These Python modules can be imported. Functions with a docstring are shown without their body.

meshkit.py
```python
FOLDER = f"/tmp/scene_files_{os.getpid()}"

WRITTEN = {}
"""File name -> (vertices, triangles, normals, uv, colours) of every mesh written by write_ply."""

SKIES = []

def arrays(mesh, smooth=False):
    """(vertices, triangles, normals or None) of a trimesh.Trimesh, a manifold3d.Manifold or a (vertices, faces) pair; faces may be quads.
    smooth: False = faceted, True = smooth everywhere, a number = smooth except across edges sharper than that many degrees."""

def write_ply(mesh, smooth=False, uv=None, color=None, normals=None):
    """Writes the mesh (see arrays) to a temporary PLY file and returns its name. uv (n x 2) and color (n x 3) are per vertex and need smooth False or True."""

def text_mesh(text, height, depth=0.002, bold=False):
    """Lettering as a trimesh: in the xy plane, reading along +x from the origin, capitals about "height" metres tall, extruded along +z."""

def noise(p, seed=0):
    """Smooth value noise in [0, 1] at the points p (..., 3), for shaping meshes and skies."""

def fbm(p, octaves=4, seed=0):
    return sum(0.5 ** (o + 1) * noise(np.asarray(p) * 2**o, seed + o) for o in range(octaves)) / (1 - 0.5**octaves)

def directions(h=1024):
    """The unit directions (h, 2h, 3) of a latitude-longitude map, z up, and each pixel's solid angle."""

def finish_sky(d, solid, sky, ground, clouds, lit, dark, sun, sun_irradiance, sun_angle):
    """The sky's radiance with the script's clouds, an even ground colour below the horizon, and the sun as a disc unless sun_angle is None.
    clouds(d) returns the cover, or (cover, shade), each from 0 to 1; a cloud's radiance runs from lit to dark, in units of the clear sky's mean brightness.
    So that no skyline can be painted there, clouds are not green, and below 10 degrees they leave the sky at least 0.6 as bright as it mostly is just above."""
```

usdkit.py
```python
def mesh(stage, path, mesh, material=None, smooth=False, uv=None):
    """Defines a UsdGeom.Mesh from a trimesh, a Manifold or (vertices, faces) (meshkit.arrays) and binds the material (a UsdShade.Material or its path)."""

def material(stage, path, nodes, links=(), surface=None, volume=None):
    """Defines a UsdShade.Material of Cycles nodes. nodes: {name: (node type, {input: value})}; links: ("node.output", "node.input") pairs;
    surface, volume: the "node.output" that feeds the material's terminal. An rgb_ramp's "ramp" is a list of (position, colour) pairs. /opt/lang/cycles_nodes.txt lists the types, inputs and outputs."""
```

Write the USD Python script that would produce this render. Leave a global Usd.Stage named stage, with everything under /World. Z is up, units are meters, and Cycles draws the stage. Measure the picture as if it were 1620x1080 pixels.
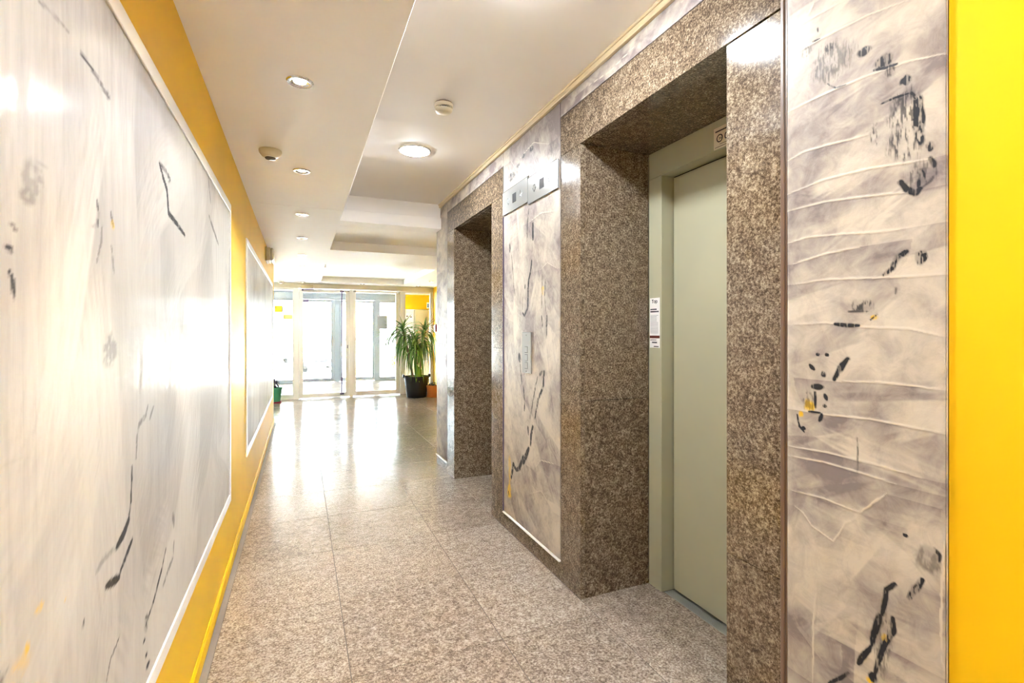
import math, random
import numpy as np, trimesh, manifold3d as m3
import meshkit, usdkit
from pxr import Usd, UsdGeom, UsdLux, UsdShade, Gf, Sdf

stage = Usd.Stage.CreateInMemory()
UsdGeom.SetStageUpAxis(stage, UsdGeom.Tokens.z)
UsdGeom.SetStageMetersPerUnit(stage, 1.0)
UsdGeom.Xform.Define(stage, '/World')
stage.SetDefaultPrim(stage.GetPrimAtPath('/World'))
random.seed(7); rng = np.random.default_rng(7)

# ------------------------------------------------------------------ camera, sky, exposure
YAW, EYE, FPX, HORIZON = 0.404, 1.3481, 781.9, 526.1      # frame of 1620 x 1080
EXPOSURE = 2.54
SKY, SUN = 1.0, 22.0
LED_PANEL, SPOT, BEAM = 76.0, 14.0, 2000.0                               # radiance of the lamps' diffusers
cam = UsdGeom.Camera.Define(stage, '/World/Camera')
cam.CreateHorizontalApertureAttr(36.0); cam.CreateVerticalApertureAttr(24.0)
cam.CreateFocalLengthAttr(FPX * 36 / 1620)
cam.CreateVerticalApertureOffsetAttr(-(540 - HORIZON) * 36 / 1620)
cam.CreateClippingRangeAttr(Gf.Vec2f(0.02, 500))
cam.CreateExposureAttr(EXPOSURE)
_s, _c = math.sin(YAW), math.cos(YAW)
cam.AddTransformOp().Set(Gf.Matrix4d(_c, -_s, 0, 0, 0, 0, 1, 0, -_s, -_c, 0, 0, 0, 0, EYE, 1))
sky = UsdLux.DomeLight.Define(stage, '/World/Sky')        # bright even overcast
sky.CreateIntensityAttr(SKY); sky.CreateColorAttr(Gf.Vec3f(0.82, 0.915, 1.0))

sun = UsdLux.DistantLight.Define(stage, '/World/Sun')      # high sun, lights the forecourt outside
sun.CreateIntensityAttr(SUN); sun.CreateColorAttr(Gf.Vec3f(1.0, 0.985, 0.96)); sun.CreateAngleAttr(0.6); sun.CreateNormalizeAttr(True)
sun.AddRotateXYZOp().Set(Gf.Vec3f(-8.0, 38.0, 0.0))

# ------------------------------------------------------------------ helpers
_used = set()
def fresh(base):
    n, k = base, 0
    while n in _used:
        k += 1; n = f'{base}_{k:03d}'
    _used.add(n); return n
def data(prim, label=None, cat=None, group=None, kind=None):
    for k, v in (('label', label), ('category', cat), ('group', group), ('kind', kind)):
        if v: prim.SetCustomDataByKey(k, v)
    return prim
def thing(name, label, cat, loc=(0, 0, 0), rz=0.0, group=None, kind=None):
    x = UsdGeom.Xform.Define(stage, fresh('/World/' + name))
    x.AddTranslateOp().Set(Gf.Vec3d(*map(float, loc)))
    if rz: x.AddRotateZOp().Set(math.degrees(rz))
    return data(x.GetPrim(), label, cat, group, kind)
def part(parent, name, mesh, m, smooth=False, label=None, kind=None):
    base = str(parent.GetPath()) if parent is not None else '/World'
    g = usdkit.mesh(stage, fresh(base + '/' + name), mesh, m, smooth)
    return data(g.GetPrim(), label, None, None, kind)
def solo(name, mesh, m, label, cat, smooth=False, group=None, kind=None):
    return data(part(None, name, mesh, m, smooth), label, cat, group, kind)
def dup(src, loc, label, rz=0.0):
    was = src.GetCustomData()
    r = thing(src.GetName().split('_0')[0], label, was['category'], loc, rz, was.get('group'))
    r.GetReferences().AddInternalReference(src.GetPath()); r.SetInstanceable(True)
    return r
def join(*ms): return trimesh.util.concatenate([tm(m) if hasattr(m, 'to_mesh') else m for m in ms])
def box(x0, x1, y0, y1, z0, z1):
    b = trimesh.creation.box((x1 - x0, y1 - y0, z1 - z0)); b.apply_translation(((x0 + x1) / 2, (y0 + y1) / 2, (z0 + z1) / 2)); return b
def cbox(x0, x1, y0, y1, z0, z1, c=0.001):
    """A box with chamfered edges."""
    c = min(c, (x1 - x0) * .49, (y1 - y0) * .49, (z1 - z0) * .49)
    p = []
    for X, sx in ((x0, 1), (x1, -1)):
        for Y, sy in ((y0, 1), (y1, -1)):
            for Z, sz in ((z0, 1), (z1, -1)):
                p += [(X, Y + sy * c, Z + sz * c), (X + sx * c, Y, Z + sz * c), (X + sx * c, Y + sy * c, Z)]
    return m3.Manifold.hull_points(np.array(p, float))
def tm(man):
    m = man.to_mesh(); return trimesh.Trimesh(np.array(m.vert_properties[:, :3]), np.array(m.tri_verts), process=False)
def lathe(profile, n=32, loc=(0, 0, 0)):
    r = trimesh.creation.revolve(np.array(profile, float), sections=n); r.apply_translation(loc); return r
def tube(pts, r, n=8):
    out = []
    for a, b in zip(pts[:-1], pts[1:]):
        out.append(trimesh.creation.cylinder(r, segment=(a, b), sections=n))
    for p in pts[1:-1]:
        s = trimesh.creation.icosphere(1, r); s.apply_translation(p); out.append(s)
    return join(*out)
ON_RIGHT = np.array([[0, 0, -1, 0], [-1, 0, 0, 0], [0, 1, 0, 0], [0, 0, 0, 1.0]])   # lettering that reads on a wall facing -X
def words(text, h, x, y, z, bold=False, depth=.0006):
    t = meshkit.text_mesh(text, h, depth, bold); t.apply_transform(ON_RIGHT); t.apply_translation((x, y, z)); return t

# ------------------------------------------------------------------ materials
def mat(name, nodes, links, surface='p.BSDF'):
    return usdkit.material(stage, '/World/Looks/' + name, nodes, links, surface=surface)
def plain(name, col, rough=.5, **kw):
    return mat(name, {'p': ('principled_bsdf', {'base_color': col, 'roughness': rough, **kw})}, [])
def painted(name, col, rough, bump=.15, scale=90, var=.06, spec=.4):
    """Wall paint: faint roller texture and slight unevenness."""
    d = tuple(c * (1 - var) for c in col); l = tuple(min(1, c * (1 + var)) for c in col)
    return mat(name, {'g': ('geometry', {}), 'n': ('noise_texture', {'scale': 1.7, 'detail': 5}), 'r': ('rgb_ramp', {'ramp': [(.3, d), (.7, l)]}),
        'f': ('noise_texture', {'scale': scale, 'detail': 3}), 'b': ('bump', {'strength': bump, 'distance': .002}), 'p': ('principled_bsdf', {'roughness': rough, 'specular_ior_level': spec})},
        [('g.position', 'n.vector'), ('g.position', 'f.vector'), ('n.fac', 'r.fac'), ('r.color', 'p.base_color'), ('f.fac', 'b.height'), ('b.normal', 'p.normal')])
def emit(name, col, s):
    return mat(name, {'e': ('emission', {'color': col, 'strength': s})}, [], 'e.emission')
def granite(name, stops, rough, coat=0.0, scale=1.0):
    nodes = {'g': ('geometry', {}), 'o': ('object_info', {}), 'k': ('vector_math', {'math_type': 'scale', 'vector1': (31.0, 17.0, 23.0)}), 'a': ('vector_math', {'math_type': 'add'}),
        'n': ('noise_texture', {'scale': 62 * scale, 'detail': 5, 'roughness': .72}), 'w': ('noise_texture', {'scale': 17 * scale, 'detail': 2}),
        'v': ('voronoi_texture', {'scale': 190 * scale}), 'bw': ('rgb_to_bw', {}),
        'm1': ('math', {'math_type': 'multiply_add', 'value2': .30, 'value3': -.15}), 'm2': ('math', {'math_type': 'multiply_add', 'value2': .17, 'value3': -.085}),
        's1': ('math', {'math_type': 'add'}), 's2': ('math', {'math_type': 'add'}), 'tv': ('math', {'math_type': 'multiply_add', 'value2': .05, 'value3': -.025}), 's3': ('math', {'math_type': 'add'}),
        'r': ('rgb_ramp', {'ramp': stops}), 'rn': ('noise_texture', {'scale': 3.0, 'detail': 3}), 'rr': ('map_range', {'from_min': .3, 'from_max': .7, 'to_min': rough * .8, 'to_max': rough * 1.25}),
        'p': ('principled_bsdf', {'coat_weight': coat, 'coat_roughness': .05})}
    return mat(name, nodes, [('o.random', 'k.scale'), ('g.position', 'a.vector1'), ('k.vector', 'a.vector2'), ('a.vector', 'n.vector'), ('a.vector', 'w.vector'), ('a.vector', 'v.vector'), ('v.color', 'bw.color'),
        ('w.fac', 'm1.value1'), ('bw.val', 'm2.value1'), ('n.fac', 's1.value1'), ('m1.value', 's1.value2'), ('s1.value', 's2.value1'), ('m2.value', 's2.value2'),
        ('o.random', 'tv.value1'), ('s2.value', 's3.value1'), ('tv.value', 's3.value2'), ('s3.value', 'r.fac'), ('r.color', 'p.base_color'), ('g.position', 'rn.vector'), ('rn.fac', 'rr.value'), ('rr.result', 'p.roughness')])
def plaster(name, dark, light, rough, coat, coat_rough, fine=(18, 18, 18), bumpd=.0012):
    """Trowelled decorative plaster; the mesh's primvar 'paint' holds black, yellow and cream coverage."""
    nodes = {'at': ('attribute', {'attribute': 'paint'}), 'sp': ('separate_color', {}), 'g': ('geometry', {}), 'mp': ('mapping', {'scale': fine}),
        'n': ('noise_texture', {'scale': 1.0, 'detail': 6, 'roughness': .65, 'distortion': .6}), 'ma': ('math', {'math_type': 'multiply_add', 'value2': .9, 'value3': -.45}), 'sm': ('math', {'math_type': 'add'}),
        'r': ('rgb_ramp', {'ramp': [(.12, dark), (.42, tuple(.55 * a + .45 * b for a, b in zip(dark, light))), (.8, light)]}),
        'y': ('mix_color', {'b': (.72, .46, .03)}), 'kx': ('math', {'math_type': 'multiply', 'value2': 1.3, 'use_clamp': True}), 'k': ('mix_color', {'b': (.014, .015, .02)}), 'f': ('noise_texture', {'scale': 60, 'detail': 4}), 'b': ('bump', {'strength': .5, 'distance': bumpd}),
        'bc': ('bump', {'strength': .06, 'distance': bumpd}), 'cw': ('map_range', {'from_min': .36, 'from_max': .60, 'to_min': coat * .25, 'to_max': coat}), 'cr': ('map_range', {'from_min': .38, 'from_max': .62, 'to_min': coat_rough * 2.6, 'to_max': coat_rough * .8}),
        'p': ('principled_bsdf', {'roughness': rough, 'specular_ior_level': .2})}
    return mat(name, nodes, [('at.color', 'sp.color'), ('g.position', 'mp.vector'), ('mp.vector', 'n.vector'), ('n.fac', 'ma.value1'), ('sp.b', 'sm.value1'), ('ma.value', 'sm.value2'), ('sm.value', 'r.fac'),
        ('r.color', 'y.a'), ('sp.g', 'y.fac'), ('y.result', 'k.a'), ('sp.r', 'kx.value1'), ('kx.value', 'k.fac'), ('k.result', 'p.base_color'), ('g.position', 'f.vector'), ('f.fac', 'b.height'), ('n.fac', 'bc.height'), ('b.normal', 'p.normal'), ('bc.normal', 'p.coat_normal'), ('n.fac', 'cw.value'), ('n.fac', 'cr.value'), ('cw.result', 'p.coat_weight'), ('cr.result', 'p.coat_roughness')])

YELLOW = (.82, .50, .006)
M = dict(
    yellow=painted('yellow_paint', YELLOW, .45, .10, 120, .06, .22), ceiling=painted('ceiling_paint', (.935, .91, .89), .65, .08, 60, .02),
    white=plain('white_gloss', (.82, .81, .79), .3), alu=plain('white_aluminium', (.78, .77, .74), .35), steel=plain('brushed_steel', (.40, .42, .42), .17, metallic=.3),
    dark_steel=plain('dark_steel', (.10, .08, .16), .35, metallic=.4), black=plain('black_plastic', (.012, .012, .014), .6, specular_ior_level=.2), chrome=plain('chrome', (.75, .75, .76), .15, metallic=1.0),
    grout=plain('grey_grout', (.10, .085, .07), .8), cream=plain('cream_paint', (.66, .55, .36), .45), cream_plastic=plain('cream_plastic', (.70, .64, .50), .4), brown=painted('brown_strip', (.16, .10, .07), .4, .3, 60, .3),
    core=plain('raw_wall', (.45, .42, .38), .8), lift=painted('lift_enamel', (.41, .405, .29), .38, .08, 200, .03), arrow=plain('arrow_ink', (.04, .045, .06), .5), lens=plain('sensor_lens', (.16, .14, .12), .25), lift_dark=plain('lift_shadow_gap', (.02, .02, .018), .7), sill=plain('sill_metal', (.36, .37, .34), .35, metallic=.7),
    paper=plain('paper', (.86, .86, .86), .6), print=plain('print_dark', (.05, .05, .07), .6), red_print=plain('print_red', (.10, .015, .012), .5), grey_print=plain('print_grey', (.35, .36, .42), .6),
    ivory=plain('ivory_plastic', (.72, .66, .55), .5), red=plain('red_plastic', (.42, .02, .06), .35), purple=plain('purple_print', (.20, .06, .38), .5),
    soil=painted('soil', (.06, .045, .03), .9, 1.0, 200, .4), pot_black=plain('black_pot', (.012, .014, .018), .35), terracotta=painted('terracotta_clay', (.62, .22, .06), .6, .2, 150, .1), pot_green=plain('green_pot', (.06, .32, .17), .35),
    stem=painted('stem_bark', (.26, .21, .13), .8, .8, 120, .3), leaf_purple=plain('purple_leaf', (.035, .025, .06), .4), notice=plain('notice_paper', (.42, .50, .60), .6), sticker=plain('yellow_sticker', (.85, .70, .02), .5), sticker_pale=plain('pale_yellow_sticker', (.80, .78, .25), .5),
    cabinet=plain('cabinet_enamel', (.42, .38, .24), .45), blue=plain('blue_print', (.10, .25, .55), .5), led=emit('led_diffuser', (.91, .955, 1.0), LED_PANEL), spot=emit('spot_lamp', (1.0, .80, .54), SPOT), conc=painted('concrete', (.48, .48, .47), .8, .3, 40, .08),
    asphalt=painted('asphalt', (.20, .20, .21), .85, .4, 90, .1), car=plain('pale_blue_car_paint', (.50, .56, .62), .25, coat_weight=.8), car_white=plain('white_car_paint', (.70, .71, .72), .25, coat_weight=.8), car_glass=plain('car_glass', (.03, .04, .05), .08), tyre=plain('tyre_rubber', (.02, .02, .02), .8),
    lamp=plain('headlamp', (.8, .8, .82), .1), strip=painted('grey_edge_strip', (.20, .18, .16), .5, .3, 80, .2))
M['outer_alu'] = plain('blue_grey_aluminium', (.26, .32, .38), .4)
M['glass'] = mat('clear_glass', {'t': ('transparent_bsdf', {'color': (.97, .985, .98)}), 'gl': ('glossy_bsdf', {'color': (1, 1, 1), 'roughness': .02}), 'f': ('fresnel', {'IOR': 1.45}), 'mx': ('mix_closure', {})}, [('f.fac', 'mx.fac'), ('t.BSDF', 'mx.closure1'), ('gl.BSDF', 'mx.closure2')], 'mx.closure')
def leaf_mat(name, a, b):
    return mat(name, {'o': ('object_info', {}), 'r': ('rgb_ramp', {'ramp': [(0, a), (1, b)]}), 'p': ('principled_bsdf', {'roughness': .38}), 't': ('translucent_bsdf', {}), 'mx': ('mix_closure', {'fac': .35})},
        [('o.random', 'r.fac'), ('r.color', 'p.base_color'), ('r.color', 't.color'), ('p.BSDF', 'mx.closure1'), ('t.BSDF', 'mx.closure2')], 'mx.closure')
M['leaf'] = leaf_mat('yucca_leaf', (.07, .22, .05), (.26, .46, .14)); M['leaf_light'] = leaf_mat('fresh_leaf', (.22, .42, .05), (.34, .52, .08)); M['leaf_small'] = leaf_mat('succulent_leaf', (.03, .10, .06), (.06, .18, .09))
FLOOR_STOPS = [(0.29, (0.0975, 0.0711, 0.0528)), (0.42, (0.1872, 0.1438, 0.1104)), (0.5, (0.2808, 0.2251, 0.18)), (0.58, (0.39, 0.3318, 0.272)), (0.7, (0.5148, 0.4622, 0.392))]
WALL_STOPS = [(0.29, (0.0396, 0.0246, 0.0148)), (0.42, (0.081, 0.055, 0.035)), (0.5, (0.144, 0.1041, 0.0689)), (0.58, (0.234, 0.1843, 0.1272)), (0.69, (0.372, 0.3159, 0.2332))]
M['floor'] = granite('floor_granite', FLOOR_STOPS, .18, scale=1.6)
M['granite'] = granite('wall_granite', WALL_STOPS, .12, scale=1.8)
M['plaster'] = plaster('grey_plaster', (.205, .173, .172), (.54, .49, .415), .5, .16, .28)
M['plaster_gloss'] = plaster('varnished_plaster', (.345, .325, .31), (.57, .55, .515), .6, .20, .12, (30, 38, 2.6), .0012)

# ------------------------------------------------------------------ structure: floor of granite tiles
XR, XL, YEND = 1.30, -0.373, 10.945       # lift wall, picture wall, entrance doors
floor = thing('floor', 'polished brown speckled granite tile floor running to the entrance', 'floor', kind='structure')
part(floor, 'screed', box(-2.6, 4.2, -3.2, 14.55, -.06, -.0022), M['grout'])
tx, ty = .635, .618
def tile(x0, x1, y0, y1):
    j = .0018
    return cbox(x0 + j, x1 - j, y0 + j, y1 - j, -.014, 0, .0008)
xs = [-.335] + [.182 + tx * k for k in range(2)] + [1.30]
ys = [3.256 + ty * k for k in range(-10, 3)] 
for y0, y1 in zip(ys[:-1], ys[1:]):
    for x0, x1 in zip(xs[:-1], xs[1:]): part(floor, 'tile', tile(x0, x1, y0, y1), M['floor'])
for a, b in ((1.22, 2.17), (3.42, 4.41)):     # lift thresholds
    part(floor, 'tile', tile(1.30, 1.742, a, b), M['floor'])
y = ys[-1]
while y < 14.3:
    y1 = y + ty
    if y < YEND < y1: y1 = YEND
    k0, k1 = (-1, 2) if y1 < 5.1 else (-4, 4) if y < YEND else (-4, 6)
    for k in range(k0, k1):
        x0 = .182 + tx * k
        if y1 < 5.1: x0, x1 = max(x0, -.335), min(x0 + tx, 1.30)
        else: x1 = x0 + tx
        if y1 <= 8.3: x0 = max(x0, -.335)
        if y < YEND: x1 = min(x1, 2.74)
        if x1 - x0 > .03: part(floor, 'tile', tile(x0, x1, y, y1), M['floor'])
    y = y1
part(floor, 'edge_strip', cbox(-.373, -.335, -3.2, 8.2, -.02, .0006, .0005), M['strip'], label='narrow grey dusty strip along the yellow wall')

# ------------------------------------------------------------------ structure: ceilings
def zc(y):
    t = np.clip((np.asarray(y, float) - 2.5) / 5.7, 0, 1); return 2.404 - .044 * t
def sag(m, n=24):
    """The lower ceiling falls by 4 cm towards the lobby: the mesh is cut along Y and lowered."""
    m = m if isinstance(m, trimesh.Trimesh) else tm(m)
    m = m.subdivide_to_size(.5) if np.ptp(m.vertices[:, 1]) > .6 else m
    v = m.vertices.copy(); low = v[:, 2] < 2.56; v[low, 2] += zc(v[low, 1]) - 2.36
    return trimesh.Trimesh(v, m.faces, process=False)
ceil = thing('ceiling', 'white ceiling with dropped strip, beams and shallow coffers', 'ceiling', kind='structure')
part(ceil, 'upper_slab', box(.33, 1.36, -3.2, 4.95, 2.64, 2.9), M['ceiling'])
part(ceil, 'upper_end_face', cbox(.34, 1.30, 4.875, 4.97, 2.40, 2.64, .001), M['ceiling'])
part(ceil, 'dropped_strip', sag(cbox(XL - .02, .336, -3.2, 4.44, 2.36, 2.9, .002)), M['ceiling'])
part(ceil, 'dropped_strip', sag(cbox(XL - .02, .336, 4.444, 8.2, 2.36, 2.9, .002)), M['ceiling'])
part(ceil, 'dropped_strip', sag(cbox(-2.6, .365, 8.2, YEND, 2.36, 2.9, .002)), M['ceiling'])
part(ceil, 'beam', sag(cbox(.33, 1.297, 4.84, 5.05, 2.36, 2.47, .002)), M['ceiling'])
part(ceil, 'beam', sag(cbox(.33, 2.02, 5.05, 5.24, 2.36, 2.47, .002)), M['ceiling'])
part(ceil, 'beam', sag(cbox(.33, 2.02, 6.50, 7.82, 2.36, 2.47, .002)), M['ceiling'])
part(ceil, 'beam', sag(cbox(.33, 2.02, 10.5, YEND, 2.36, 2.47, .002)), M['ceiling'])
part(ceil, 'coffer_top', sag(box(.30, 2.06, 5.0, YEND, 2.468, 2.90)), M['ceiling'])
part(ceil, 'side_strip', sag(cbox(2.0, 2.76, 5.03, YEND, 2.36, 2.9, .002)), M['ceiling'])
part(ceil, 'vestibule_slab', box(-2.6, 4.2, YEND - .02, 14.55, 2.45, 2.9), M['ceiling'])
part(ceil, 'roof_slab', box(-2.9, 4.5, -3.5, 14.6, 2.9, 3.0), M['core'])

# ------------------------------------------------------------------ structure: yellow walls
wl = thing('wall_left', 'long yellow painted wall with two framed panels', 'wall', kind='structure')
part(wl, 'masonry', cbox(XL - .25, XL, -3.2, 8.21, 0, 2.5, .003), M['yellow'])
bl = thing('baseboard_left', 'yellow painted skirting at the foot of the left wall', 'baseboard', kind='structure')
prof = [(0, .002), (.011, .002), (.013, .03), (.010, .058), (.003, .068), (0, .068)]
pv = np.array([[XL + a, yy, b] for yy in (-3.2, 8.21) for a, b in prof]); n = len(prof)
pf = [[i, (i + 1) % n, n + (i + 1) % n, n + i] for i in range(n)]
part(bl, 'moulding', (pv, np.array(pf)), M['yellow'])
solo('wall_back', box(-.4, 1.33, -3.3, -3.2, 0, 2.9), M['ceiling'], 'white wall closing the corridor behind the viewer', 'wall', kind='structure')
solo('wall_lobby_right', box(2.74, 2.9, 4.94, YEND + .03, 0, 2.5), M['yellow'], 'yellow lobby wall behind the yucca, beyond the lift wall', 'wall', kind='structure')
solo('wall_lobby_return', box(1.331, 2.74, 4.94, 5.03, 0, 2.5), M['ceiling'], 'back of the lift wall facing the lobby', 'wall', kind='structure')
solo('wall_lobby_left', box(-2.75, -2.6, 8.0, 14.6, 0, 2.5), M['ceiling'], 'left outer wall of the lobby around the corner', 'wall', kind='structure')
solo('wall_lobby_corner', box(-2.75, -.63, 7.96, 8.2, 0, 2.5), M['ceiling'], 'lobby wall turning left at the end of the picture wall', 'wall', kind='structure')

# ------------------------------------------------------------------ structure: lift wall of granite slabs
wr = thing('wall_right', 'lift wall clad in polished brown speckled granite slabs', 'wall', kind='structure')
core = [box(1.326, 2.4, -3.2, 1.205, 0, 2.9), box(1.326, 2.4, 2.19, 3.40, 0, 2.9), box(1.326, 2.4, 4.425, 4.935, 0, 2.9), box(1.326, 2.4, 1.2, 2.2, 2.33, 2.9), box(1.326, 2.4, 3.39, 4.43, 2.33, 2.9), box(1.86, 2.4, 1.19, 2.2, 0, 2.4), box(1.86, 2.4, 3.39, 4.43, 0, 2.4)]
part(wr, 'masonry', join(*core), M['core'])
part(wr, 'yellow_face', cbox(1.299, 1.34, -3.2, .617, 0, 2.64, .001), M['yellow'], label='yellow painted end of the lift wall')
g = M['granite']
def slab(y0, y1, z0, z1, x0=XR, x1=XR + .028):
    j = .0006; part(wr, 'granite_slab', cbox(x0, x1, y0 + j, y1 - j, z0 + j, z1 - j, .0012), g)
slab(1.023, 1.230, 0, .62); slab(1.023, 1.230, .62, 2.300)              # pillar by the near lift
slab(1.023, 2.367, 2.305, 2.515)                                          # near lintel
slab(2.160, 2.367, 0, 1.232); slab(2.160, 2.367, 1.232, 2.305)            # jambs between the lifts
slab(2.367, 2.78, 0, .10); slab(2.78, 3.186, 0, .10)                      # plinth under the panel
slab(3.186, 3.428, 0, .62); slab(3.186, 3.428, .62, 1.24); slab(3.186, 3.428, 1.24, 2.305)
slab(3.186, 4.626, 2.305, 2.505)                                          # far lintel
slab(4.396, 4.626, 0, 1.24); slab(4.396, 4.626, 1.24, 2.305)
slab(4.626, 5.03, 0, .085)
for a, b in ((1.230, 2.160), (3.428, 4.396)):                             # linings of the two recesses
    for s0, s1 in ((0, 1.0), (1.0, 2.305)):
        j = .0006
        part(wr, 'granite_slab', cbox(XR + .0285, 1.724, b, b + .028, s0 + j, s1 - j, .0012), g)
        part(wr, 'granite_slab', cbox(XR + .0285, 1.724, a - .028, a, s0 + j, s1 - j, .0012), g)
    part(wr, 'granite_slab', cbox(XR + .0285, 1.80, a - .028, b + .028, 2.3055, 2.333, .0012), g)
solo('trim_1', join(cbox(1.282, 1.31, .617, 4.876, 2.604, 2.64, .004), cbox(1.274, 1.31, .617, 4.876, 2.626, 2.64, .003)), M['cream'], 'cream cornice moulding along the top of the lift wall', 'moulding', kind='structure')
solo('trim_2', join(cbox(1.290, 1.33, 1.009, 1.0225, 0, 2.604, .003), cbox(1.294, 1.33, .9995, 1.009, 0, 2.604, .002)), M['brown'], 'narrow brown strip between granite pillar and grey plaster', 'strip', kind='structure')

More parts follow.
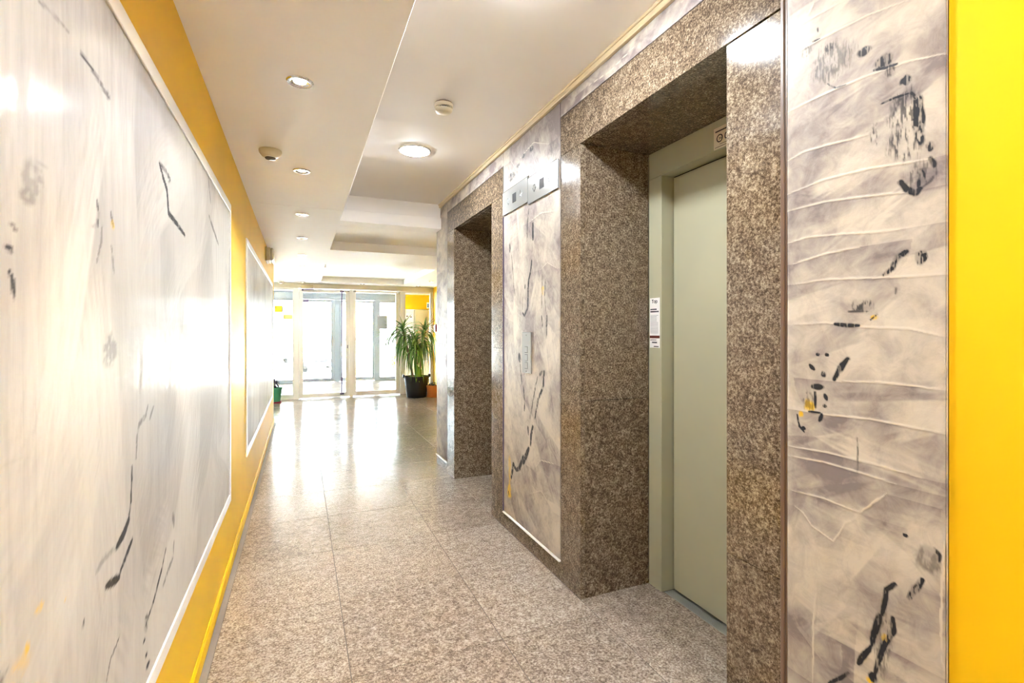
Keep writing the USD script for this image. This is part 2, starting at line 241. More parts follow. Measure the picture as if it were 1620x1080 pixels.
# ------------------------------------------------------------------ plaster panels with trowel ridges and brush marks
def field(Y, Z, strokes, ridges, seed, cream=(2.2, 3.0), dry_scale=(110, 40), swipe=(.25, .07, 1, .1), tone=(.55, 0)):
    P = np.stack([Y * cream[0], Z * cream[1], np.full_like(Y, seed * 3.7)], -1)
    w1 = meshkit.fbm(P * .8 + 5, 3, seed) - .5; w2 = meshkit.fbm(P * .8 + 19, 3, seed + 3) - .5
    Q = P + np.stack([w1 * 1.6, w2 * 1.6, w1 * 0], -1)
    c = np.clip((meshkit.fbm(Q * 1.5, 5, seed + 9) - .5) * 2.3 + .52, 0, 1)
    h = (meshkit.fbm(Q * 3, 4, seed + 21) - .5) * .0022
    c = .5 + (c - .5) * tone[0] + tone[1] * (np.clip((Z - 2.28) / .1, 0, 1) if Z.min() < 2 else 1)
    q = random.Random(seed); area = np.ptp(Y) * np.ptp(Z)
    for k in range(int(min(260, 90 * swipe[2] * area))):                 # overlapping trowel swipes, one edge crisp
        a, b = q.uniform(Y.min(), Y.max()), q.uniform(Z.min(), Z.max()); th = swipe[3] + q.gauss(0, .45); L, W = swipe[0] * q.uniform(.5, 1.5), swipe[1] * q.uniform(.5, 1.6)
        hit = (np.abs(Y - a) < L) & (np.abs(Z - b) < L)
        y, z = Y[hit] - a, Z[hit] - b; u, v = y * math.cos(th) + z * math.sin(th), z * math.cos(th) - y * math.sin(th) + .12 * np.sin(y * 9) * W
        rough_ = meshkit.noise(np.stack([u * 14 + k, v * 160, u * 0], -1), seed)
        m = np.clip((L * .5 - np.abs(u)) / (.25 * L) + rough_ * .8 - .4, 0, 1) * np.clip((v + W * .5) / (.06 * W), 0, 1) * np.clip((W * .5 - v) / (.7 * W), 0, 1)
        m = m * q.uniform(.35, .85) * (.55 + .45 * rough_); c[hit] = c[hit] * (1 - m) + m * q.choice((.08, .2, .45, .7, .85, 1.0))
    dark, yel = np.zeros_like(Y), np.zeros_like(Y)
    fine = meshkit.fbm(np.stack([Y * dry_scale[0], Z * dry_scale[1], Y * 0 + seed], -1), 3, seed + 31)
    fine2 = meshkit.fbm(np.stack([Y * dry_scale[0] * 3.2, Z * dry_scale[1] * 1.1, Y * 0 + seed], -1), 3, seed + 41)
    def near(pts, reach):
        pts = np.array(pts, float)
        hit = (Y > pts[:, 0].min() - reach) & (Y < pts[:, 0].max() + reach) & (Z > pts[:, 1].min() - reach) & (Z < pts[:, 1].max() + reach)
        y, z = Y[hit], Z[hit]; y = y + (fine[hit] - .5) * .006 * min(1, reach / .03); d = np.full(y.shape, 9.0); below = np.zeros(y.shape); L = 0; al = np.zeros(y.shape)
        for (a, b), (e, f) in zip(pts[:-1], pts[1:]):
            l2 = max((e - a) ** 2 + (f - b) ** 2, 1e-9); t = np.clip(((y - a) * (e - a) + (z - b) * (f - b)) / l2, 0, 1)
            dd = np.hypot(y - a - t * (e - a), z - b - t * (f - b)); q = dd < d
            d[q] = dd[q]; below[q] = (z - b - t * (f - b))[q]; al[q] = L + t[q]; L += 1
        return hit, d, below, al / max(L, 1)
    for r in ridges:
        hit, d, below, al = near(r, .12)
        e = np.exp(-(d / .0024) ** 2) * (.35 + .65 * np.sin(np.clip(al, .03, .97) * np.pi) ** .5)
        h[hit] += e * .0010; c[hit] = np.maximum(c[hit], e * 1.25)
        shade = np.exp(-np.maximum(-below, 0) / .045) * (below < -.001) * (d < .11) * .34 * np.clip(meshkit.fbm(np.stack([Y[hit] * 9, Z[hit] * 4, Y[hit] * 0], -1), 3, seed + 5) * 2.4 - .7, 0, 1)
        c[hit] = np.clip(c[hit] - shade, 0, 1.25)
    for kind, pts, w, i, dry, col in strokes:
        if kind == 'line':
            hit, d, _, al = near(pts, w * 2 + .012)
            taper = .45 + .55 * np.sin(np.clip(al * .9 + .07, 0, 1) * np.pi) ** .6
            e = np.clip((w * taper * .75 - d) / (w * .35 + .0012) + .5, 0, 1)
        else:
            (a, b), (ry, rz) = pts[0], w
            hit = (np.abs(Y - a) < ry * 1.3) & (np.abs(Z - b) < rz * 1.3)
            q = np.hypot((Y[hit] - a) / ry, (Z[hit] - b) / rz) + (fine[hit] - .5) * .9
            e = np.clip((1.02 - q) * 3, 0, 1)
        gate = np.clip((.5 * fine[hit] + .5 * fine2[hit] - .365 - .165 * dry) * 11 + .5, 0, 1)
        a_ = e * i * ((1 - dry) * .65 + (1 - (1 - dry) * .65) * gate)
        t = yel if col else dark
        t[hit] = np.maximum(t[hit], a_)
    return h, dark, yel, c
def relief(parent, name, m, x, sign, y0, y1, z0, z1, dy, dz, strokes, ridges, seed, back=.02, cream=(2.2, 3.0), label=None, dry_scale=(110, 40), swipe=(.25, .07, 1, .1), tone=(.55, 0)):
    """A plaster sheet whose face at X = x looks towards sign * X; its mesh carries the paint."""
    ny, nz = int(round((y1 - y0) / dy)) + 1, int(round((z1 - z0) / dz)) + 1
    Y, Z = np.meshgrid(np.linspace(y0, y1, ny), np.linspace(z0, z1, nz), indexing='ij'); Y, Z = Y.ravel(), Z.ravel()
    h, dark, yel, c = field(Y, Z, strokes, ridges, seed, cream, dry_scale, swipe, tone)
    edge = np.minimum(np.minimum(Y - y0, y1 - Y), np.minimum(Z - z0, z1 - Z)); h = h - .003 * np.exp(-edge / .004)
    front = np.stack([x + sign * h, Y, Z], 1)
    i = np.arange(ny * nz).reshape(ny, nz)
    a, b, d, e = i[:-1, :-1].ravel(), i[1:, :-1].ravel(), i[1:, 1:].ravel(), i[:-1, 1:].ravel()
    f = np.vstack([np.stack([a, d, b], 1), np.stack([a, e, d], 1)]) if sign < 0 else np.vstack([np.stack([a, b, d], 1), np.stack([a, d, e], 1)])
    if sign < 0: f = f[:, [0, 1, 2]]
    rim = np.concatenate([i[:, 0], i[-1, 1:], i[-2::-1, -1], i[0, -2:0:-1]]); k = len(rim); n0 = len(front)
    backv = front[rim].copy(); backv[:, 0] = x - sign * back
    nx = np.roll(np.arange(k), -1); s = np.vstack([np.stack([rim, n0 + np.arange(k), rim[nx]], 1), np.stack([rim[nx], n0 + np.arange(k), n0 + nx], 1)])
    V = np.vstack([front, backv]); Fc = np.vstack([f, s])
    # orient the face outwards
    nrm = np.cross(V[f[0, 1]] - V[f[0, 0]], V[f[0, 2]] - V[f[0, 0]])
    if nrm[0] * sign < 0: Fc = Fc[:, ::-1]
    col = np.stack([dark, yel, c], 1); col = np.vstack([col, col[rim]])
    gm = usdkit.mesh(stage, fresh((str(parent.GetPath()) if parent is not None else '/World') + '/' + name), trimesh.Trimesh(V, Fc, process=False), m, True)
    UsdGeom.PrimvarsAPI(gm).CreatePrimvar('paint', Sdf.ValueTypeNames.Color3fArray, 'vertex').Set([Gf.Vec3f(*map(float, q)) for q in col])
    return data(gm.GetPrim(), label)
RIDGES_N= [[(0.929, 2.226), (0.923, 2.237), (0.916, 2.248)], [(0.997, 2.211), (0.916, 2.209), (0.831, 2.204)], [(0.997, 2.138), (0.889, 2.138), (0.777, 2.132), (0.687, 2.115)], [(0.997, 1.983), (0.881, 1.986), (0.777, 1.983), (0.687, 1.973), (0.618, 1.955)], [(0.997, 1.842), (0.943, 1.851), (0.881, 1.847), (0.807, 1.839), (0.777, 1.838)], [(0.997, 1.746), (0.889, 1.757), (0.777, 1.752), (0.687, 1.74), (0.638, 1.735)], [(0.997, 1.698), (0.889, 1.698), (0.799, 1.688), (0.714, 1.676), (0.687, 1.671)], [(0.997, 1.605), (0.934, 1.612), (0.831, 1.602), (0.755, 1.592), (0.687, 1.589)], [(0.977, 1.543), (0.889, 1.558), (0.792, 1.563)], [(0.977, 1.485), (0.889, 1.49), (0.777, 1.483), (0.687, 1.477), (0.618, 1.475)], [(0.972, 1.372), (0.881, 1.374), (0.792, 1.362), (0.687, 1.357), (0.626, 1.341)], [(0.864, 1.221), (0.755, 1.228), (0.675, 1.227), (0.632, 1.223)], [(0.997, 1.131), (0.889, 1.13), (0.77, 1.136), (0.687, 1.131), (0.618, 1.128)], [(0.992, 1.023), (0.881, 1.03), (0.77, 1.027), (0.662, 1.021)], [(0.992, 0.996), (0.889, 1.002), (0.792, 0.998), (0.714, 0.992)], [(0.982, 0.899), (0.889, 0.905), (0.799, 0.897)], [(0.972, 0.857), (0.948, 0.847), (0.925, 0.82), (0.864, 0.8), (0.831, 0.858), (0.807, 0.878)], [(0.92, 0.389), (0.918, 0.545), (0.907, 0.672)], [(0.617, 0.944), (0.622, 0.846), (0.624, 0.741), (0.623, 0.596)], [(0.796, 0.898), (0.77, 0.926), (0.734, 0.964)]]
STROKES_N= [('blob', [(0.869, 2.06)], (0.067, 0.059), 0.45, 0.75, 0), ('blob', [(0.786, 2.047)], (0.02, 0.014), 0.83, 0.7, 0), ('blob', [(0.874, 2.103)], (0.02, 0.013), 0.68, 0.7, 0), ('blob', [(0.739, 2.0)], (0.025, 0.016), 0.9, 0.65, 0), ('blob', [(0.725, 1.97)], (0.012, 0.018), 0.6, 0.7, 0), ('blob', [(0.937, 2.126)], (0.022, 0.016), 0.45, 0.7, 0), ('line', [(0.762, 1.989), (0.737, 1.982), (0.712, 1.979)], 0.0047, 1, 0.3, 0), ('line', [(0.879, 2.01), (0.856, 1.988), (0.83, 1.985)], 0.0027, 0.77, 0.3, 0), ('line', [(0.906, 2.173), (0.904, 2.162)], 0.0041, 0.8800000000000001, 0.3, 0), ('line', [(0.92, 2.143), (0.897, 2.141)], 0.0027, 0.8800000000000001, 0.3, 0), ('blob', [(0.695, 1.932)], (0.015, 0.013), 1, 0.55, 0), ('blob', [(0.697, 1.865)], (0.041, 0.056), 0.63, 0.85, 0), ('blob', [(0.67, 1.846)], (0.013, 0.051), 1, 0.6, 0), ('blob', [(0.697, 1.791)], (0.041, 0.052), 0.68, 0.9, 0), ('blob', [(0.76, 1.832)], (0.015, 0.028), 0.75, 0.9, 0), ('blob', [(0.665, 1.801)], (0.011, 0.038), 1, 0.75, 0), ('line', [(0.746, 1.9), (0.716, 1.902), (0.682, 1.898)], 0.0034, 0.9900000000000001, 0.3, 0), ('line', [(0.682, 1.898), (0.665, 1.869), (0.659, 1.833), (0.661, 1.8)], 0.0054, 0.9900000000000001, 0.4, 0), ('blob', [(0.67, 1.705)], (0.037, 0.04), 0.48, 0.8, 0), ('line', [(0.705, 1.7), (0.693, 1.681), (0.674, 1.666), (0.665, 1.674)], 0.0095, 1, 0.25, 0), ('line', [(0.665, 1.674), (0.645, 1.685), (0.634, 1.699), (0.636, 1.724)], 0.0041, 0.55, 0.6, 0), ('line', [(0.645, 1.737), (0.639, 1.725), (0.636, 1.715)], 0.0068, 1, 0.2, 0), ('blob', [(0.665, 1.699)], (0.011, 0.025), 0.9, 0.6, 0), ('blob', [(0.645, 1.762)], (0.009, 0.012), 1, 0.7, 0), ('line', [(0.692, 1.536), (0.71, 1.526), (0.722, 1.5), (0.741, 1.487)], 0.0081, 0.8800000000000001, 0.55, 0), ('blob', [(0.662, 1.518)], (0.013, 0.015), 1, 0.55, 0), ('blob', [(0.697, 1.533)], (0.008, 0.008), 1, 0.5, 0), ('blob', [(0.792, 1.415)], (0.033, 0.018), 0.68, 0.7, 0), ('line', [(0.824, 1.402), (0.777, 1.401)], 0.0041, 0.66, 0.3, 0), ('line', [(0.858, 1.371), (0.831, 1.367), (0.799, 1.366)], 0.0068, 1, 0.2, 0), ('blob', [(0.762, 1.386)], (0.01, 0.006), 1, 0.4, 1), ('line', [(0.771, 1.379), (0.755, 1.393)], 0.0027, 0.8800000000000001, 0.3, 0), ('line', [(0.714, 1.454), (0.715, 1.439)], 0.0027, 0.55, 0.3, 0), ('blob', [(0.905, 1.289)], (0.006, 0.005), 1, 0.2, 0), ('blob', [(0.88, 1.289)], (0.007, 0.005), 1, 0.3, 0), ('line', [(0.928, 1.259), (0.917, 1.248)], 0.0068, 1, 0.1, 0), ('blob', [(0.89, 1.237)], (0.008, 0.011), 1, 0.7, 0), ('line', [(0.86, 1.226), (0.849, 1.249), (0.837, 1.267), (0.826, 1.281)], 0.0101, 1, 0.1, 0), ('line', [(0.919, 1.201), (0.893, 1.202)], 0.0108, 1, 0.15, 0), ('line', [(0.914, 1.186), (0.912, 1.145)], 0.0054, 0.8800000000000001, 0.5, 0), ('line', [(0.886, 1.182), (0.881, 1.17)], 0.0068, 0.9900000000000001, 0.4, 0), ('blob', [(0.886, 1.152)], (0.005, 0.005), 1, 0.2, 0), ('line', [(0.901, 1.111), (0.895, 1.129)], 0.0068, 1, 0.1, 0), ('line', [(0.931, 1.131), (0.899, 1.132)], 0.0041, 0.935, 0.3, 0), ('line', [(0.966, 1.117), (0.96, 1.086), (0.945, 1.072)], 0.0041, 0.935, 0.3, 0), ('blob', [(0.948, 1.082)], (0.009, 0.006), 1, 0.5, 0), ('blob', [(0.931, 1.148)], (0.019, 0.018), 1, 0.4, 1), ('blob', [(0.955, 1.121)], (0.008, 0.011), 1, 0.3, 1), ('blob', [(0.931, 1.158)], (0.024, 0.031), 0.45, 0.85, 0), ('line', [(0.802, 1.083), (0.8, 1.043), (0.801, 0.996)], 0.0024, 0.66, 0.4, 0), ('blob', [(0.65, 0.841)], (0.03, 0.032), 0.42, 0.4, 0), ('line', [(0.637, 0.871), (0.628, 0.86), (0.629, 0.846)], 0.0054, 0.77, 0.5, 0), ('blob', [(0.695, 0.879)], (0.006, 0.005), 1, 0.4, 0), ('line', [(0.716, 0.756), (0.733, 0.734), (0.744, 0.669)], 0.0081, 1, 0.2, 0), ('line', [(0.749, 0.665), (0.759, 0.629), (0.767, 0.583)], 0.0108, 1, 0.15, 0), ('line', [(0.767, 0.582), (0.792, 0.535), (0.799, 0.517)], 0.0081, 1, 0.2, 0), ('line', [(0.823, 0.479), (0.847, 0.449), (0.876, 0.418)], 0.0054, 1, 0.2, 0), ('line', [(0.661, 0.792), (0.675, 0.762), (0.687, 0.737)], 0.0081, 0.9900000000000001, 0.6, 0), ('line', [(0.722, 0.673), (0.719, 0.643), (0.741, 0.597), (0.752, 0.552), (0.762, 0.507)], 0.0081, 0.9900000000000001, 0.4, 0), ('blob', [(0.744, 0.602)], (0.022, 0.091), 0.45, 0.6, 0), ('blob', [(0.766, 0.505)], (0.01, 0.014), 1, 0.2, 0), ('blob', [(0.737, 0.614)], (0.009, 0.013), 1, 0.3, 1), ('blob', [(0.771, 0.492)], (0.01, 0.008), 1, 0.3, 1), ('line', [(0.72, 0.519), (0.722, 0.519)], 0.0014, 0.11000000000000001, 0.3, 0)]
STROKES_M= [('line', [(3.073, 1.943), (3.07, 1.895)], 0.0162, 0.77, 0.4, 0), ('line', [(3.042, 1.867), (3.019, 1.747), (3.007, 1.664), (2.995, 1.594)], 0.0081, 0.55, 0.6, 0), ('line', [(2.77, 2.11), (2.791, 2.027), (2.796, 1.919)], 0.0108, 0.66, 0.5, 0), ('line', [(2.712, 2.011), (2.71, 1.915)], 0.0162, 1, 0.2, 0), ('line', [(2.727, 1.79), (2.745, 1.716), (2.77, 1.676), (2.778, 1.622), (2.783, 1.503), (2.836, 1.455), (2.863, 1.473)], 0.0121, 0.935, 0.35, 0), ('line', [(2.823, 1.648), (2.828, 1.626)], 0.0108, 0.66, 0.4, 0), ('line', [(2.863, 1.573), (2.865, 1.479)], 0.0068, 0.44000000000000006, 0.5, 0), ('line', [(2.543, 1.653), (2.555, 1.553), (2.537, 1.461)], 0.0081, 0.55, 0.6, 0), ('line', [(2.586, 1.688), (2.589, 1.576), (2.595, 1.494)], 0.0081, 0.49500000000000005, 0.6, 0), ('blob', [(2.577, 1.595)], (0.022, 0.03), 0.75, 0.6, 1), ('blob', [(3.042, 2.39)], (0.064, 0.035), 0.9, 0.85, 0), ('blob', [(2.849, 2.467)], (0.037, 0.015), 0.9, 0.8, 0), ('blob', [(2.732, 2.472)], (0.034, 0.02), 0.9, 0.8, 0), ('blob', [(2.932, 2.432)], (0.028, 0.016), 0.75, 0.8, 0), ('blob', [(2.446, 2.369)], (0.081, 0.059), 0.3, 0.8, 0), ('line', [(2.527, 1.443), (2.534, 1.319)], 0.0135, 0.77, 0.5, 0), ('line', [(2.593, 1.445), (2.582, 1.382)], 0.0108, 0.66, 0.5, 0), ('line', [(2.915, 1.203), (2.907, 1.168)], 0.027, 0.9900000000000001, 0.4, 0), ('line', [(2.902, 1.143), (2.873, 1.016)], 0.0108, 0.77, 0.6, 0), ('line', [(2.852, 1.009), (2.831, 0.918), (2.836, 0.858)], 0.0121, 0.8800000000000001, 0.6, 0), ('line', [(2.646, 1.086), (2.676, 1.027), (2.732, 0.873), (2.752, 0.821)], 0.0095, 0.66, 0.6, 0), ('line', [(2.561, 1.124), (2.572, 1.037), (2.639, 0.95), (2.683, 0.832)], 0.0135, 0.935, 0.5, 0), ('line', [(2.621, 1.096), (2.586, 1.122)], 0.0135, 0.66, 0.5, 0), ('line', [(2.713, 0.778), (2.736, 0.724), (2.744, 0.657)], 0.0162, 0.9900000000000001, 0.4, 0), ('line', [(2.783, 0.765), (2.775, 0.717)], 0.0108, 0.8800000000000001, 0.4, 0), ('line', [(2.767, 0.635), (2.852, 0.523)], 0.0243, 1, 0.4, 0), ('line', [(2.852, 0.566), (2.915, 0.473), (2.967, 0.448)], 0.0203, 0.9900000000000001, 0.4, 0), ('line', [(2.967, 0.451), (3.012, 0.476), (3.048, 0.376)], 0.0189, 0.9900000000000001, 0.5, 0), ('blob', [(3.081, 0.277)], (0.037, 0.059), 1, 0.3, 1), ('blob', [(3.072, 0.425)], (0.028, 0.109), 0.75, 0.6, 1), ('line', [(3.095, 0.272), (3.086, 0.248)], 0.0081, 0.8800000000000001, 0.5, 0)]
STROKES_L= [('line', [(0.98, 1.855), (1.018, 1.863), (1.086, 1.866)], 0.004, 0.385, 0.5, 0), ('line', [(1.134, 1.858), (1.197, 1.855)], 0.005, 0.77, 0.3, 0), ('line', [(1.188, 1.853), (1.231, 1.849), (1.277, 1.836)], 0.008, 0.49500000000000005, 0.4, 0), ('blob', [(1.277, 1.843)], (0.016, 0.009), 0.6, 0.5, 0), ('line', [(1.683, 1.827), (1.72, 1.801), (1.77, 1.776), (1.79, 1.711), (1.908, 1.7), (2.018, 1.685)], 0.012, 0.9900000000000001, 0.15, 0), ('line', [(1.69, 1.828), (1.75, 1.829), (1.807, 1.818), (1.79, 1.806)], 0.01, 0.66, 0.3, 0), ('line', [(2.483, 2.022), (2.551, 1.924)], 0.012, 0.44000000000000006, 0.4, 0), ('line', [(2.508, 1.857), (2.772, 1.778)], 0.015, 0.49500000000000005, 0.4, 0), ('line', [(1.214, 1.609), (1.224, 1.586), (1.219, 1.558)], 0.007, 0.6050000000000001, 0.5, 0), ('line', [(1.192, 1.553), (1.214, 1.557)], 0.005, 0.44000000000000006, 0.5, 0), ('blob', [(1.303, 1.579)], (0.012, 0.013), 1, 0.5, 1), ('line', [(1.293, 1.601), (1.307, 1.576)], 0.006, 0.55, 0.5, 0), ('line', [(1.245, 1.57), (1.238, 1.529), (1.214, 1.487)], 0.006, 0.385, 0.6, 0), ('line', [(1.297, 1.532), (1.311, 1.478)], 0.006, 0.385, 0.5, 0), ('line', [(0.887, 1.465), (0.899, 1.465), (0.906, 1.46)], 0.006, 0.8800000000000001, 0.3, 0), ('blob', [(0.897, 1.465)], (0.009, 0.004), 1, 0.4, 0), ('line', [(0.899, 1.433), (0.906, 1.419), (0.907, 1.397)], 0.006, 0.935, 0.25, 0), ('line', [(0.9, 1.5), (0.918, 1.491)], 0.005, 0.49500000000000005, 0.4, 0), ('blob', [(0.965, 1.577)], (0.042, 0.034), 0.24, 0.7, 0), ('blob', [(0.95, 1.549)], (0.025, 0.017), 0.33, 0.6, 0), ('line', [(0.975, 1.61), (1.005, 1.608)], 0.004, 0.44000000000000006, 0.5, 0), ('line', [(1.568, 1.155), (1.548, 1.133), (1.493, 1.122), (1.475, 1.094), (1.467, 1.042)], 0.009, 0.44000000000000006, 0.4, 0), ('line', [(1.623, 1.147), (1.586, 1.119)], 0.008, 0.385, 0.5, 0), ('line', [(1.435, 1.03), (1.428, 0.954), (1.409, 0.915)], 0.007, 0.8250000000000001, 0.2, 0), ('line', [(1.411, 0.913), (1.373, 0.892), (1.329, 0.882)], 0.013, 0.9900000000000001, 0.15, 0), ('line', [(1.437, 0.856), (1.402, 0.841), (1.352, 0.819)], 0.009, 0.935, 0.2, 0), ('line', [(1.345, 0.809), (1.311, 0.815), (1.264, 0.827)], 0.012, 0.9900000000000001, 0.15, 0), ('line', [(1.329, 0.882), (1.246, 0.888), (1.212, 0.878)], 0.01, 0.275, 0.6, 0), ('line', [(1.755, 0.706), (1.708, 0.666), (1.673, 0.646), (1.623, 0.617), (1.563, 0.598)], 0.009, 0.77, 0.3, 0), ('line', [(1.843, 0.775), (1.855, 0.741)], 0.02, 0.44000000000000006, 0.5, 0), ('line', [(1.855, 0.686), (1.843, 0.646), (1.726, 0.612)], 0.012, 0.44000000000000006, 0.6, 0), ('blob', [(1.551, 0.596)], (0.017, 0.025), 0.83, 0.6, 0), ('blob', [(1.534, 0.56)], (0.014, 0.005), 1, 0.3, 0), ('blob', [(1.554, 0.512)], (0.014, 0.005), 1, 0.3, 0), ('blob', [(1.568, 0.477)], (0.024, 0.009), 0.9, 0.4, 0), ('line', [(1.345, 0.677), (1.321, 0.668), (1.291, 0.662), (1.264, 0.627)], 0.004, 0.66, 0.4, 0), ('line', [(1.15, 0.817), (1.146, 0.803)], 0.005, 0.66, 0.4, 0), ('blob', [(0.944, 0.886)], (0.011, 0.013), 0.9, 0.5, 1), ('blob', [(0.981, 0.927)], (0.016, 0.008), 0.68, 0.6, 1), ('blob', [(1.072, 0.896)], (0.007, 0.003), 1, 0.3, 1), ('blob', [(0.916, 0.871)], (0.045, 0.022), 0.45, 0.8, 1), ('blob', [(0.883, 0.888)], (0.02, 0.018), 0.52, 0.8, 0), ('blob', [(1.291, 1.31)], (0.05, 0.041), 0.38, 0.7, 0), ('blob', [(0.899, 1.17)], (0.034, 0.004), 0.3, 0.7, 0)]

t = thing('plaster_panel', 'tall grey plaster panel with black and yellow brush marks beside the yellow wall', 'wall panel')
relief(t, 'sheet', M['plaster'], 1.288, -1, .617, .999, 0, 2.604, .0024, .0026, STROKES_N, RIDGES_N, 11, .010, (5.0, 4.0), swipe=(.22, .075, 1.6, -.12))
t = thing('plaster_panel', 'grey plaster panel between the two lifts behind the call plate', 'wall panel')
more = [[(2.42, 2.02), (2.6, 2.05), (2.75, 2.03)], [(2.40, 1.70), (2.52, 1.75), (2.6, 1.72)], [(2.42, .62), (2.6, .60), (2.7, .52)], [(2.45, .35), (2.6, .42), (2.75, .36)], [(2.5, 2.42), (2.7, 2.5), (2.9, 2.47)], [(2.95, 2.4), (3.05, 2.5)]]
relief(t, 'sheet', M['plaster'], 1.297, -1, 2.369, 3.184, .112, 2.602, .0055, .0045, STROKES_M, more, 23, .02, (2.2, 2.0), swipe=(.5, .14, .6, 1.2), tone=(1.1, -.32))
part(t, 'ledge', cbox(1.288, 1.31, 2.369, 3.186, .1005, .1125, .003), M['white'], label='white ledge along the panel foot')
part(t, 'edge_bead', cbox(1.291, 1.31, 3.1795, 3.1855, .1125, 2.150, .002), M['dark_steel'], label='thin dark bead at the far edge'); part(t, 'edge_bead', cbox(1.2935, 1.31, 3.1795, 3.1855, 2.318, 2.505, .002), M['steel'])
part(t, 'shadow_gap', join(box(1.2940, 1.2985, 2.40, 2.768, 2.2985, 2.304), box(1.2940, 1.2985, 2.768, 3.178, 2.3135, 2.319)), M['lift_dark'], label='dark gap over the display plates')
t = thing('plaster_panel', 'narrow pale plaster strip on the far end of the lift wall', 'wall panel')
relief(t, 'sheet', M['plaster'], 1.297, -1, 4.628, 5.03, .098, 2.604, .012, .012, [], [], 37, .02, (3.0, 1.2))
part(t, 'ledge', cbox(1.288, 1.31, 4.628, 5.03, .0855, .098, .003), M['white'], label='white ledge along the strip foot')
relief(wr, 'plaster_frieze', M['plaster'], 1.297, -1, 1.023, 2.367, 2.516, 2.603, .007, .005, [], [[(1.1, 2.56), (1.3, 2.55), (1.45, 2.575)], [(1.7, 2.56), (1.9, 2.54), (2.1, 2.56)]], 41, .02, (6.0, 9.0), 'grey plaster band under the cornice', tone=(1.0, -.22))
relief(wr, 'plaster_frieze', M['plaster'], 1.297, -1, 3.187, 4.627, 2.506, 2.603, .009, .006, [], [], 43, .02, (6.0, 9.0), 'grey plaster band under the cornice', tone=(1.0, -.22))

def framed(label, y0, y1, z0, z1, w, dy, dz, strokes, seed):
    t = thing('framed_panel', label, 'wall panel', group='framed plaster panels on the yellow wall')
    relief(t, 'sheet', M['plaster_gloss'], XL + .0045, 1, y0 + .004, y1 - .004, z0 + .004, z1 - .004, dy, dz, strokes, [], seed, .004, (1.3, 1.1), dry_scale=(30, 60), swipe=(.7, .28, .25, 1.4), tone=(.8, 0))
    xf = XL + .010
    part(t, 'frame_rail', cbox(XL, xf, y0, y1, z1 - w, z1, .0015), M['white']); part(t, 'frame_rail', cbox(XL, xf, y0, y1, z0, z0 + w, .0015), M['white'])
    part(t, 'frame_stile', cbox(XL, xf, y1 - w, y1, z0 + w, z1 - w, .0015), M['white']); part(t, 'frame_stile', cbox(XL, xf, y0, y0 + w, z0 + w, z1 - w, .0015), M['white'])
framed('large glossy cream plaster panel in white frame, nearest on the yellow wall', -.42, 3.215, .395, 2.074, .046, .0065, .0055, STROKES_L, 53)
framed('farther glossy plaster panel in white frame near the lobby', 4.117, 7.83, .43, 2.048, .046, .02, .012, [], 67)

# ------------------------------------------------------------------ lift doors
def lift(name, label, a, b, detail):
    d = thing(name, label, 'lift door', kind='structure')
    x = 1.724; top = 2.166
    part(d, 'jamb', cbox(x, 1.81, b - .104, b - .002, 0, top - .001, .0015), M['lift']); part(d, 'jamb', cbox(x, 1.81, a + .002, a + .104, 0, top - .001, .0015), M['lift'])
    part(d, 'header', cbox(x, 1.81, a + .002, b - .002, top + .0005, 2.3035, .0015), M['lift'])
    part(d, 'leaf', cbox(1.797, 1.84, a + .112, b - .112, .008, top - .008, .002), M['lift'])
    part(d, 'shadow_gap', box(1.8405, 1.86, a, b, 0, 2.31), M['lift_dark'])
    s = part(d, 'sill', join(cbox(1.742, 1.856, a + .104, b - .104, -.012, -.001, .001), *[cbox(1.747 + .0085 * k, 1.7525 + .0085 * k, a + .105, b - .105, -.002, .0012, .0008) for k in range(6)]), M['sill'], label='ribbed metal threshold')
    return d
lift('door_5', 'near lift door, olive grey steel in a deep granite recess', 1.230, 2.160, True)
lift('door_6', 'far lift door hidden in the second granite recess', 3.428, 4.396, False)
# notices on the near lift
t = thing('notice', 'long white printed notice stuck on the lift door frame', 'notice')
x = 1.7236
sh = part(t, 'sheet', cbox(x - .0008, x, 2.068, 2.148, 1.268, 1.532, .0002), M['paper'])
part(sh, 'logo', words('Top', .018, x - .0008, 2.133, 1.505, True), M['print'])
rows = [(1.468, .05, .007), (1.456, .066, .007)]
part(sh, 'heading', join(*[box(x - .0013, x - .0008, 2.143 - w, 2.143, z, z + hh) for z, w, hh in rows]), M['print'])
zz = 1.438; bars = []
while zz > 1.345:
    w = .062 if int(zz * 1000) % 3 else .05
    bars.append(box(x - .0012, x - .0008, 2.143 - w, 2.143, zz, zz + .0022)); zz -= .0062
part(sh, 'text_lines', join(*bars), M['grey_print'], kind='stuff')
part(sh, 'red_band', box(x - .0014, x - .0008, 2.069, 2.149, 1.319, 1.333), M['red_print'], label='dark red band')
part(sh, 'footer', join(box(x - .0013, x - .0008, 2.09, 2.13, 1.293, 1.300), box(x - .0013, x - .0008, 2.095, 2.145, 1.308, 1.311), box(x - .0013, x - .0008, 2.078, 2.115, 1.273, 1.278)), M['print'])
t = thing('service_sign', 'small white sign with ring mark on the lift door header', 'sign')
sh = part(t, 'plate', cbox(x - .003, x, 1.50, 1.700, 2.172, 2.268, .0008), M['ivory'])
xx = x - .003
ring = trimesh.creation.annulus(.013, .018, .0008, sections=32); ring.apply_transform(ON_RIGHT); ring.apply_translation((xx - .0002, 1.665, 2.217))
part(sh, 'ring_mark', ring, M['print'])
part(sh, 'lettering', join(words('02', .026, xx, 1.640, 2.204, True), words('24', .010, xx, 1.6715, 2.212, True)), M['print'])
part(sh, 'text_lines', join(box(xx - .0006, xx, 1.53, 1.69, 2.247, 2.253), box(xx - .0006, xx, 1.53, 1.665, 2.189, 2.191), box(xx - .0006, xx, 1.52, 1.692, 2.179, 2.181)), M['print'], kind='stuff')

